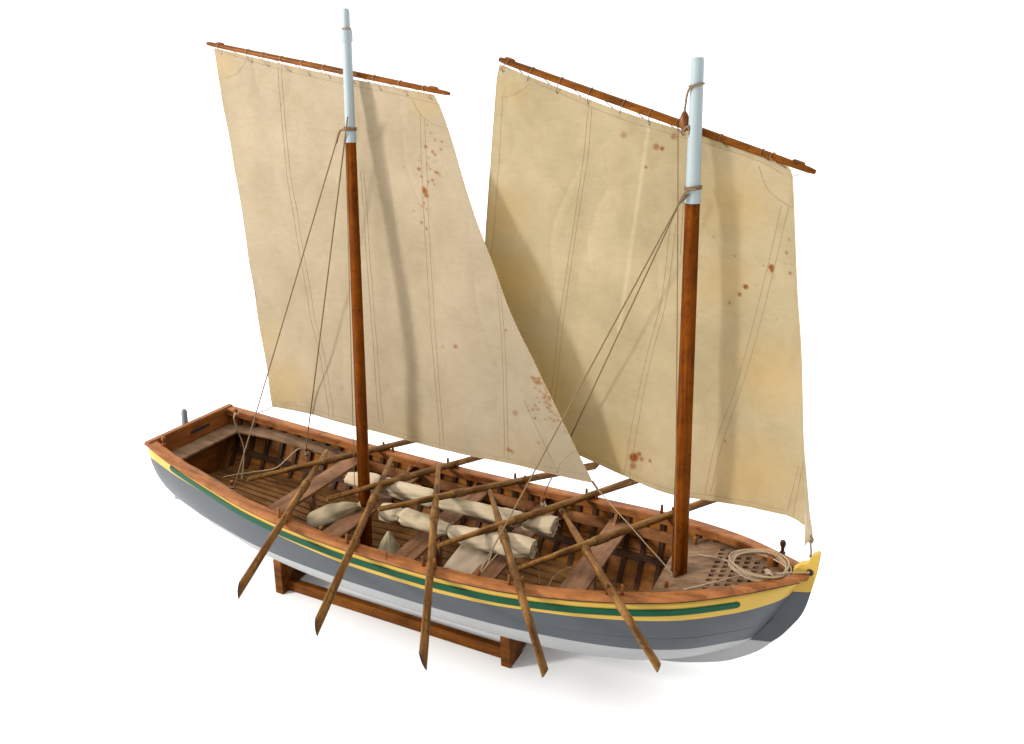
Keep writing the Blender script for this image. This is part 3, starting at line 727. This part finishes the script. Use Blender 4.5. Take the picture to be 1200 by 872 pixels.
# lacing that binds each sail head to its yard
def lacing(S, a, b, r, us, parent, rr):
    ALL = []
    for (t, u) in us:
        c = a+(b-a)*t; e = S.P(u, .012, 0); d = (b-a)/np.linalg.norm(b-a); w = np.array([0, 0, 1.])-d*d[2]; w /= np.linalg.norm(w); n = np.cross(d, w)
        R1 = rr+.0005; p = [e+np.array([0, .0016, 0])-d*.0005, e+np.array([0, -.0010, 0]), c+d*(-.001)-n*0+w*(-R1*.2)+np.array([0, -R1, 0]), c+w*R1+np.array([0, -.001, 0]), c+d*.002+w*R1*.2+np.array([0, R1, 0])]
        ALL += p
    mbx.tube(spline(ALL, 6), r, 5)
mbx = MB(); lacing(S1, y1, y2, .0004, [(.06, .03), (.19, .16), (.26, .24), (.34, .335), (.43, .43), (.52, .53), (.62, .64), (.72, .75), (.82, .865), (.91, .975)], boat, .0035); mbx.build('lacing', MAT['cord'], yd1)
mbx = MB(); lacing(S2, z1, z2, .00045, [(.035, .005), (.12, .1), (.22, .2), (.32, .31), (.43, .42), (.515, .52), (.60, .63), (.73, .78), (.85, .93), (.88, .985)], boat, .0042); mbx.build('lacing', MAT['rope'], yd2)
rope([at(938, 203.5, y=.012), at(926, 208, y=.0145)], .0005, 'cord', 'earing', yd2)
rope([at(520, 109, y=.011), at(515, 124, y=.013)], .0004, 'cord', 'earing', yd1)
# grommets
for S, p in ((S1, (683, 556)), (S2, (590, 83))):
    u, v = S.near(*p); mb = MB(); mb.torus(S.P(u, v, .0006), (0, 1, 0), .0012, .0004, 12, 5); mb.build('grommet', MAT['iron'], sail1 if S is S1 else sail2)

# ------------------------------------------------------------------ standing and running rigging
A = lambda px, py, y: at(px, py, y=y)
# main mast
rope([A(405, 152, -.007), A(399, 153, -.008), A(396, 160, -.010)], .0013, 'rope', 'shroud_strop', mm)
rope([A(397, 156, -.006), A(394, 168, -.010)], .0013, 'rope', 'shroud_strop', mm)
rope([A(396, 160, -.010), P_A+np.array([.004, 0, .004])], .00085, 'rope', 'shroud')
rope([A(404, 163, -.004), A(403, 172, -.006), P_B+np.array([0, -.001, .006])], .00085, 'rope', 'shroud')
rope([A(405, 168, -.0075), A(415.5, 570, -.0085)], .0005, 'rope', 'halyard')
# fore mast
K = A(797, 236, -.012)
rope([A(816, 222, -.009), A(806, 223, -.010), A(797, 236, -.012)], .0015, 'rope', 'shroud_strop', fm)
rope([A(807, 228, -.008), A(796, 238, -.011)], .0015, 'rope', 'shroud_strop', fm)
rope([K, P_E+np.array([0, -.001, .004])], .0008, 'rope', 'shroud')
P_F2 = P_F+np.array([-.003, 0, .004]); rope([A(799, 232, .004), P_F2], .0009, 'rope', 'shroud')
rope([A(794.5, 150, -.006), A(794, 300, -.009), A(791.5, 620, -.014), P_G+np.array([-.001, -.001, .006])], .0006, 'rope', 'halyard')
rope([A(801, 232, -.0), A(797, 300, .002)], .0004, 'cord', 'rope')
# block at the fore yard
mb = MB(); c = A(802, 143, -.001); mb.tube([c+np.array([0, 0, .0105]), c+np.array([0, 0, .008]), c+np.array([0, 0, .003]), c, c-np.array([0, 0, .005]), c-np.array([0, 0, .009])], [.0012, .003, .0048, .005, .004, .0015], 14, sy=[.001, .0022, .0034, .0035, .003, .001])
mb.build('block', MAT['peg'], boat)
rope([A(822, 99, -.007), A(812, 101, -.008), A(806, 108, -.006), A(803, 125, -.002), A(802, 135, -.001)], .0012, 'rope', 'block_strop')
rope([A(802, 152, -.003), A(798, 156, -.002), A(806, 148, -.006), A(808, 160, -.004)], .0011, 'rope', 'yard_sling')
rope([A(404, 92, -.001), A(413, 101, .006)], .0008, 'rope', 'yard_sling')
# main tack
rope([A(694, 564, .020), A(700, 573, .016)], .0014, 'rope', 'tack_strop')
rope([A(700, 573, .016), P_G+np.array([0, 0, .005])], .0006, 'cord', 'tack_line')
rope([P_F+np.array([.002, 0, .006]), P_F+np.array([.006, -.003, .001]), P_F+np.array([0, -.004, .004])], .0007, 'cord', 'rope_hitch')
# sheets
cl = S1.P(0, 1); rope([cl+np.array([.004, -.001, .001]), cl, at(311, 481, y=.068), at(303, 483.5, z=zs(-.4))], .0007, 'rope', 'sheet')
rope([at(507, 527, y=.045), at(478, 552, y=.06), at(468, 556, y=.066)], .0004, 'rope', 'sheet')
# fore tack hook
st = at(949, 653, y=0); rope([A(950, 627, 0), A(951.5, 631, .001), A(950, 636, 0), A(950.5, 648, 0), st], .0009, 'rope', 'tack_strop')
mb = MB(); mb.torus(A(950.2, 632.5, 0), (0, 1, 0), .0022, .0007, 12, 6, sq=1.4); mb.build('tack_ring', MAT['rope'], boat)
# cords at the stern
rope([P_C+np.array([0, 0, .005]), at(274, 490, z=zs(-.44)+.001), at(279, 506, x=-.42), at(285.5, 524, x=-.41), at(285, 545, x=-.40), at(283, 562, x=-.39)], .0009, 'cord', 'rope')
rope([P_B+np.array([-.003, -.003, .003]), at(350, 526, x=-.31), at(336, 538, x=-.325), at(322, 549, x=-.335), at(295, 553.5, x=-.36), at(272, 557, x=-.385), at(262, 559, x=-.395)], .0009, 'cord', 'rope')
def hitch(p, n=3, r=.0008, R1=.0024, mat='cord'):
    mb = MB()
    for k in range(n): mb.torus(np.asarray(p)+np.array([random.uniform(-.0006, .0006), 0, k*.0012]), (random.uniform(-.35, .35), random.uniform(-.35, .35), 1), R1, r, 14, 6)
    mb.build('rope_hitch', MAT[mat], boat)
for p in (P_A, P_B, P_C): hitch(p+np.array([0, 0, .002]))
hitch(P_F+np.array([0, 0, .001])); hitch(P_I+np.array([0, 0, -.0005]), 2, .0006)
rope([P_G+np.array([.001, -.002, .003]), at(789, 672, z=-.021), at(785, 681, z=-.024), at(793, 683, z=-.024), at(798, 676, z=-.023), at(787, 679, z=-.022), at(790, 688, z=-.024)], .0008, 'cord', 'rope_hitch')
# cord from the near rail pin up to the furled canvas
rope([at(562, 674, z=-.020), at(575, 658, z=-.026), at(584, 648, z=-.022)], .0006, 'cord', 'rope')
rope([at(562, 675, z=-.020), at(571, 662, z=-.026), at(577, 646, z=-.024)], .0006, 'cord', 'rope')
rope([at(627, 639, z=-.022), at(630, 645, z=-.030), at(631, 662, z=-.050), at(632, 684, z=-.07)], .0007, 'cord', 'rope')
rope([at(672, 664, z=-.075), at(660, 668, z=-.078), at(648, 677, z=-.078), at(641, 690, z=-.078)], .0006, 'cord', 'rope')

# ------------------------------------------------------------------ oars (one built, nine copied)
L_O = .333
def make_oar():
    root = empty('oar'); mb = MB()
    T = [0, .004, .012, .045, .05, .06, .10, .18, .215]
    mb.tube([(t, 0, 0) for t in T], [.0022, .0030, .0030, .0030, .0035, .0039, .0042, .0041, .0040], 14, up=(0, 0, 1))
    sh = mb.build('shaft', MAT['oar'], root)
    mb = MB(); n = 22; X = np.linspace(.205, L_O, n); a = []; b = []
    for x in X:
        t = (x-.205)/(L_O-.205); a.append(.0041+(.0052-.0041)*sm(min(1, t*1.1))); b.append(.0028*(1-sm(min(1, t*1.1)))+.0015)
    b[-1] *= .8
    mb.tube([(x, 0, 0) for x in X], a, 16, sy=b, up=(0, 0, 1))
    # slanting tip: push the end of the blade's lower edge back
    vs = []
    for (x, y, z) in mb.v:
        x = min(x, L_O-max(0, (.5-z/.0104))**1.3*.0155)
        vs.append((x, y, z))
    mb.v = vs
    on = [abs(x-(L_O-max(0, (.5-z/.0104))**1.3*.0155)) < 1e-6 for x, y, z in vs]
    mb.m = [1 if all(on[i] for i in f) else 0 for f in mb.f]
    bl = mb.build('blade', [MAT['oar'], MAT['endgrain']], root, True, 50)
    mb = MB()
    for k in range(11): mb.torus((.098+k*.0016, 0, 0), (1, 0, 0), .0044, .0008, 14, 6)
    mb.build('wrapping', MAT['oarwrap'], root)
    mb = MB(); mb.torus((.0965, 0, 0), (1, 0, 0), .0046, .0007, 14, 6); mb.build('cord_ring', MAT['rope'], root)
    return root
def copy_tree(o, parent=None):
    c = o.copy(); COL.objects.link(c)
    if parent is not None: c.parent = parent
    for ch in [k for k in bpy.data.objects if k.parent == o]: copy_tree(ch, c)
    return c
oar0 = make_oar()
def pin_point(H, T, sgn, lift):
    """where the oar's line crosses the middle of the rail"""
    H, T = np.array(H, float), np.array(T, float); best = None
    for t in np.linspace(.05, .98, 400):
        p = H+(T-H)*t
        x = at(p[0], p[1], y=sgn*.1)[0]
        for _ in range(4):
            q = at(p[0], p[1], z=zs(min(max(x, -.45), .33))+lift); x = q[0]
        e = abs(q[1]-sgn*(rB(min(max(x, -.45), .37))-.0085))
        if best is None or e < best[0]: best = (e, q)
    return best[1]
SB = [((383, 528), (277, 697)), ((459, 537), (368, 741)), ((514, 545), (495, 782)), ((574, 575), (641, 796)), ((657, 597), (776, 789))]
PT = [((290, 562), (480, 517)), ((383, 585), (560, 536)), ((443, 597), (710, 543)), ((513, 640), (747, 562)), ((603, 668), (830, 587))]
SL = ['sternmost near side oar, its blade tip hanging left of the stand',
      'near side oar second from the stern, its blade crossing the left end of the stand',
      'middle oar of the near side, hanging almost upright in front of the hull',
      'near side oar fourth from the stern, its blade tip just right of the stand',
      'near side oar closest to the bow, its tip below the pale hull bottom']
PL = ['far side oar closest to the stern, its grip end over the stern platform',
      'far side oar second from the stern, its grip end beside the main mast foot',
      'middle far side oar, its grip end above the left end of the nearer canvas roll',
      'fourth far side oar from the stern, lying across both canvas rolls',
      'far side oar closest to the bow, passing behind the foremast']
PHY = [-.058, -.060, -.066, -.084, -.080]
k = 0
for side, lst, labs in ((-1, SB, SL), (1, PT, PL)):
    for (H, T), lab in zip(lst, labs):
        lift = .0042; Pp = pin_point(H, T, side, lift)
        best = None
        for hyy in np.linspace(-.1, .1, 401):
            h = at(*H, y=hyy); d = Pp-h; L = np.linalg.norm(d); d /= L
            if L > L_O*.85 or (side*hyy > 0): continue
            if side < 0: e = np.linalg.norm(proj(h+d*L_O)-np.array(T))
            else: e = abs(hyy-PHY[k-5])
            if best is None or e < best[0]: best = (e, h, d)
        e, h, d = best
        print('oar', k, 'err %.2f' % e, 'handle', np.round(h, 4), 'tip', np.round(h+d*L_O, 4))
        o = oar0 if k == 0 else copy_tree(oar0); k += 1
        X = Vector(d); Z = Vector((0, 0, 1)); Y = Z.cross(X).normalized(); Z = X.cross(Y)
        mat = Matrix((( X[0], Y[0], Z[0], h[0]), (X[1], Y[1], Z[1], h[1]), (X[2], Y[2], Z[2], h[2]), (0, 0, 0, 1)))
        mid = Vector(h+d*.28); view = (mid-Vector(CAM['loc'])).normalized(); roll = 0; want = (.84, .84, .84, .66, .66, .97, .97, .97, .97, .97)[k-1]; bd_ = 9
        for rr_ in np.linspace(-1.5, 1.5, 121):       # blade turned partly edge-on
            wdir = Matrix.Rotation(rr_, 3, X) @ Z; ap = abs(wdir.dot(X.cross(view).normalized()))
            if abs(ap-want) < bd_ and (side > 0 or rr_ > -.2): bd_ = abs(ap-want); roll = rr_
        if side < 0: roll += (math.pi, math.pi+.05, math.pi-.06, .04, -.03)[k-1]
        o.matrix_world = mat @ Matrix.Rotation(roll, 4, 'X')
        tag(o, lab, 'oar', 'ten oars laid across the rails of the model boat')

# ------------------------------------------------------------------ canvas rolls
def roll(a, b, r, ties, seed, label, fl=.85):
    rs = np.random.default_rng(seed); a = np.asarray(a, float); b = np.asarray(b, float); d = b-a; L = np.linalg.norm(d); d /= L
    side = np.cross(d, [0, 0, 1.]); side /= np.linalg.norm(side); up = np.cross(side, d)
    mb = MB(); n, m = 110, 40; P = []; ph = rs.uniform(0, 6, 8)
    for i in range(n):
        t = i/(n-1); s_ = t*L; row = []
        pinch = min([1]+[1-.34*math.exp(-((s_-tt*L)/.0045)**2) for tt in ties])
        endr = 1-.18*math.exp(-(t/.03))-.05*math.exp(-((1-t)/.02))
        bul = 1+.09*math.sin(9*t+ph[0])+.06*math.sin(21*t+ph[1])
        for j in range(m):
            w = 2*math.pi*j/m
            near = max([0]+[math.exp(-abs(s_-tt*L)/.012) for tt in ties])
            f = 1+.08*math.sin(2*w+6*t+ph[2])+.06*math.sin(3*w-9*t+ph[3])+near*(.09*math.sin(6*w+ph[4]+20*t)+.05*math.sin(10*w+ph[5]))+.035*math.sin(5*w+27*t)+.025*math.sin(9*w-40*t+ph[1])
            # overlapping outer edge of the cloth
            e = ((w-(2.2+.5*math.sin(5*t+ph[6]))) % (2*math.pi))/(2*math.pi); f += .15*(e-.5)
            rr = r*f*pinch*endr*bul
            row.append(a+d*s_+side*math.cos(w)*rr+up*math.sin(w)*rr*fl+up*.002*math.sin(6*t+ph[7]))
        P.append(row+[row[0]])
    mb.grid(P)
    # rolled ends: spiral of cloth edges
    for e_, sg in ((0, -1), (n-1, 1)):
        c = np.mean(P[e_][:-1], axis=0)
        vs = [c-d*sg*.004]+[p for p in P[e_][:-1]]; rings = []
        for q in (.97, .8, .78, .55, .53, .28, .2):
            dep = (.0 if q in (.97, .8, .55, .28) else -.0022); rings.append([c+(p-c)*q+d*sg*dep+d*sg*rs.uniform(-.0008, .0008) for p in P[e_][:-1]])
        mb.grid([r_+[r_[0]] for r_ in [P[e_][:-1]]+rings]); k0 = len(rings[-1]); mb.add([c]+rings[-1], [(0, 1+j, 1+(j+1) % k0) for j in range(k0)])
        for _ in range(7):
            q = P[e_][rs.integers(0, m)]; q2 = c+(q-c)*rs.uniform(.6, 1.05); mb.tube([q2, q2+d*sg*rs.uniform(.001, .004)+up*rs.uniform(-.003, .002)+side*rs.uniform(-.002, .002)], .0004, 5)
    root = empty('canvas_roll', tuple(a)); root2 = root
    o = mb.build('canvas', MAT['roll'], root, True, 70); o.location = -Vector(a)
    for tt in ties:
        mb = MB(); c = a+d*tt*L; pts = [c+side*math.cos(w)*r*.76+up*math.sin(w)*r*.76*fl+d*.0012*math.sin(w) for w in np.linspace(0, 2*math.pi, 25)]
        mb.tube(pts, .0008, 6); tp = c+up*r*.8; mb.tube([tp, tp+up*.004+d*.001+side*.001, tp+up*.007+d*.0025], .00035, 5)
        q = mb.build('tie', MAT['tie'], root); q.location = -Vector(a)
    tag(root, label, 'canvas roll', 'rolled spare sails lying in the boat'); return root
MAT['tie'] = rope_mat('green_grey_cord', lin(84, 84, 70), lin(128, 126, 108))
roll(at(449, 601, z=-.021), at(625, 646, z=-.021), .0112, (.13, .46), 3, 'rolled cream canvas lying nearer the near rail, ragged at its left end')
roll(at(408, 561, z=-.021), at(650, 618, z=-.021), .0112, (.18, .47, .86), 5, 'longer rolled cream canvas nearer the far rail, starting behind the main mast')

# sacks
def sack(c, ax, L, r, seed, label, tie=True, prof=None):
    rs = np.random.default_rng(seed); c = np.asarray(c, float); ax = np.asarray(ax, float); ax /= np.linalg.norm(ax)
    u = np.array([0, 0, 1.]) if abs(ax[2]) < .8 else np.array([1., 0, 0]); a = u-ax*(u@ax); a /= np.linalg.norm(a); b = np.cross(ax, a)
    prof = prof or [(0, .05), (.02, .5), (.08, .85), (.2, 1), (.45, 1.02), (.65, .92), (.8, .68), (.9, .4), (.95, .24), (1, .34)]
    S_ = spline([(h, q, 0) for h, q in prof], 4); mb = MB(); P = []; m = 36; ph = rs.uniform(0, 6, 6)
    for (h, q, _) in S_:
        row = []
        for j in range(m):
            w = 2*math.pi*j/m; f = 1+.06*math.sin(3*w+6*h+ph[0])+.04*math.sin(5*w-8*h+ph[1])+.10*h*math.sin(9*w+ph[2])*.6+.03*math.sin(20*h+2*w)
            row.append(c+ax*h*L+(a*math.cos(w)*.85+b*math.sin(w))*r*q*f)
        P.append(row+[row[0]])
    mb.grid(P); mb.add(P[0][:-1], [tuple(range(m))]); mb.add(P[-1][:-1], [tuple(range(m))])
    o = mb.build('sack', MAT['sack'], None, True, 70); tag(o, label, 'sack', 'two cream cloth sacks in the boat'); return o
a = at(360, 614, z=-.046); b = at(423, 591, z=-.027)
sack(a, b-a, np.linalg.norm(b-a), .0138, 2, 'long cream cloth sack lying aft of the main mast, its neck pointing to the mast')
a = at(459, 662, z=-.086); b = at(452, 628, z=-.062)
sack(at(455, 662, z=-.078), np.array([-.05, .15, 1]), .040, .0175, 6, 'small cone shaped cream sack standing forward of the main mast foot',
     prof=[(0, .7), (.03, .95), (.12, 1), (.3, .98), (.5, .82), (.7, .58), (.85, .36), (.95, .2), (1, .12)])

# canvas sheet on the fourth thwart
mb = MB(); zt = TZ(.02)+.0012; C4 = [at(519, 666, z=zt-.004), at(543, 636, z=zt+.002), at(583, 645, z=zt+.002), at(556, 676, z=zt-.002)]; G = []
for u in np.linspace(0, 1, 18):
    G.append([C4[0]*(1-u)*(1-v)+C4[3]*u*(1-v)+C4[1]*(1-u)*v+C4[2]*u*v+np.array([0, 0, .0012*math.sin(5*u+3*v)+.0006*math.sin(14*u-4*v)]) for v in np.linspace(0, 1, 18)])
mb.grid(G); o = mb.build('canvas_sheet', MAT['sheet'], None, True, 80); m = o.modifiers.new('t', 'SOLIDIFY'); m.thickness = .0008
tag(o, 'flat grey cream canvas sheet between the near rail and the nearer canvas roll', 'canvas sheet')

# small stick on the stern platform
mb = MB(); a = at(293, 580, z=-.069); b = at(326, 575, z=-.073); mb.tube([a, a+(b-a)*.5, b], [.0016, .002, .0016], 8)
o = mb.build('wooden_stick', MAT['peg'], None); tag(o, 'short thin wooden stick lying on the stern platform beside the first thwart', 'stick')

# rope coil on the foredeck
root = empty('rope_coil', tuple(at(889, 665, z=.004))); c0 = at(889.5, 664, z=.009)
mb = MB(); L = []
for k in range(7):
    for w in np.linspace(0, 2*math.pi, 30, endpoint=False):
        rr = .0255+.0016*math.sin(2.3*k)+.0012*math.sin(3*w+k); L.append(c0+np.array([math.cos(w)*rr*1.08+.0012*math.sin(k*1.7), math.sin(w)*rr*.92+.001*math.cos(k*2.1), .0007*k+.0012*math.sin(2*w+k)-.0+.04*math.cos(w)*rr]))
mb.tube(L, .00085, 6); o = mb.build('coil', MAT['cord'], root); o.location = -root.location
mb = MB()
q0 = at(900, 673, z=.010); q1 = at(903, 679, z=.011)
for t in np.linspace(0, 1, 6): mb.torus(q0+(q1-q0)*t*.8+np.array([0, 0, .002]), (.3, 1, .2), .0034, .0008, 12, 6)
o = mb.build('coil_seizing', MAT['cord'], root); o.location = -root.location
hz = at(949, 671, y=-.005)
for pts in ([hz, at(930, 671, y=-.010), at(912, 672, y=-.016), at(898, 672, z=.008)],
            [at(898, 676, z=.007), at(868, 675, z=.003), at(838, 682, z=-.002), at(805, 690, z=-.0155), at(794, 692, z=-.021)],
            [at(868, 666, z=.0045), at(858, 660, z=-.003), at(840, 654, z=-.010), at(818, 650, z=-.017)]):
    mb = MB(); mb.tube(spline(pts, 8), .00075, 6); o = mb.build('rope_end', MAT['cord'], root); o.location = -root.location
tag(root, 'coil of pale rope on the bow grating, its end led to the yellow stem', 'rope coil')

# ------------------------------------------------------------------ stand
stand = empty('display_stand', (-.09, 0, GZ))
def plate(x0, x1, hw=.057):
    mb = MB(); xm = (x0+x1)/2; bot = []; ysamp = np.linspace(-hw, hw, 25)
    def under(y):
        # height of the hull underside at this offset
        lo, hi = zk(xm), -.03
        if abs(y) < .0046: return -.1395
        for _ in range(40):
            mid = (lo+hi)/2
            if hy(xm, mid) < abs(y): lo = mid
            else: hi = mid
        return lo
    top = [(y, under(y)-.0006) for y in ysamp]
    ring = [(-hw+.002, GZ)]+[(-.026, GZ), (-.022, GZ+.0035), (.022, GZ+.0035), (.026, GZ)]+[(hw-.002, GZ)]+[(y, z) for y, z in reversed(top)]
    n = len(ring); 
    mb.hexa([(x0, y, z) for y, z in ring], [(x1, y, z) for y, z in ring]); o = mb.build('end_plate', MAT['stand'], stand, False, bevel=.0007); o.location = -stand.location
plate(.0555, .0675); plate(-.2665, -.2545)
for s_ in (-1, 1):
    mb = MB(); mb.box((-.2545, s_*.041-.004, GZ+.0006), (.0555, s_*.041+.004, GZ+.0140)); o = mb.build('side_rail', MAT['stand'], stand, False, bevel=.0006); o.location = -stand.location
tag(stand, 'low brown wooden stand with two end plates and long rails under the hull', 'display stand')

# ------------------------------------------------------------------ setting: white table surface
mb = MB(); mb.grid([[(x, y, GZ) for y in np.linspace(-30, 60, 10)] for x in np.linspace(-60, 60, 12)])
m, nt, b = newmat('white_surface'); n1 = noise(nt, coords(nt, (1, 1, 1)), 6, 3); c = ramp(nt, n1, [(.3, (.94, .937, .932)), (.7, (.955, .953, .95))]); nt.links.new(c, b.inputs['Base Color']); b.inputs['Roughness'].default_value = .7; b.inputs['Specular IOR Level'].default_value = .1
bd = mb.build('table_surface', m, None, True, 80); tag(bd, kind='structure')

# ------------------------------------------------------------------ light
w = bpy.data.worlds.new('World'); scn.world = w; w.use_nodes = True; nt = w.node_tree; bg = nt.nodes['Background']
tc = nd(nt, 'ShaderNodeTexCoord'); sx = nd(nt, 'ShaderNodeSeparateXYZ'); nt.links.new(tc.outputs['Generated'], sx.inputs[0])
# a white studio: bright overhead and behind the boat, dimmer towards the camera side and the bow side
def madd(a, k, c):
    n = nd(nt, 'ShaderNodeMath', operation='MULTIPLY_ADD'); nt.links.new(a, n.inputs[0]); n.inputs[1].default_value = k
    if hasattr(c, 'is_output'): nt.links.new(c, n.inputs[2])
    else: n.inputs[2].default_value = c
    return n.outputs[0]
v = madd(sx.outputs[2], 1.85, .56); v = madd(sx.outputs[1], .80, v); v = madd(sx.outputs[0], -.40, v)
mx = nd(nt, 'ShaderNodeMath', operation='MAXIMUM'); nt.links.new(v, mx.inputs[0]); mx.inputs[1].default_value = .12
bg.inputs['Color'].default_value = (1, .995, .985, 1); nt.links.new(mx.outputs[0], bg.inputs['Strength'])
def area(name, loc, target, size, power, col=(1, .97, .93)):
    l = bpy.data.lights.new(name, 'AREA'); l.shape = 'DISK'; l.size = size; l.energy = power; l.color = col
    o = bpy.data.objects.new(name, l); COL.objects.link(o); o.location = loc
    o.rotation_euler = (Vector(target)-Vector(loc)).to_track_quat('-Z', 'Y').to_euler(); return o
ld = Vector((-1.13, -1.0, .46)).normalized()
area('studio_lamp', tuple(Vector((0, 0, .15))+ld*2.2), (0, 0, .15), .32, 53)
scn.view_settings.view_transform = 'Standard'; scn.view_settings.look = 'None'; scn.view_settings.exposure = 0; scn.view_settings.gamma = 1
scn.render.engine = 'CYCLES'
scn.cycles.max_bounces = 8
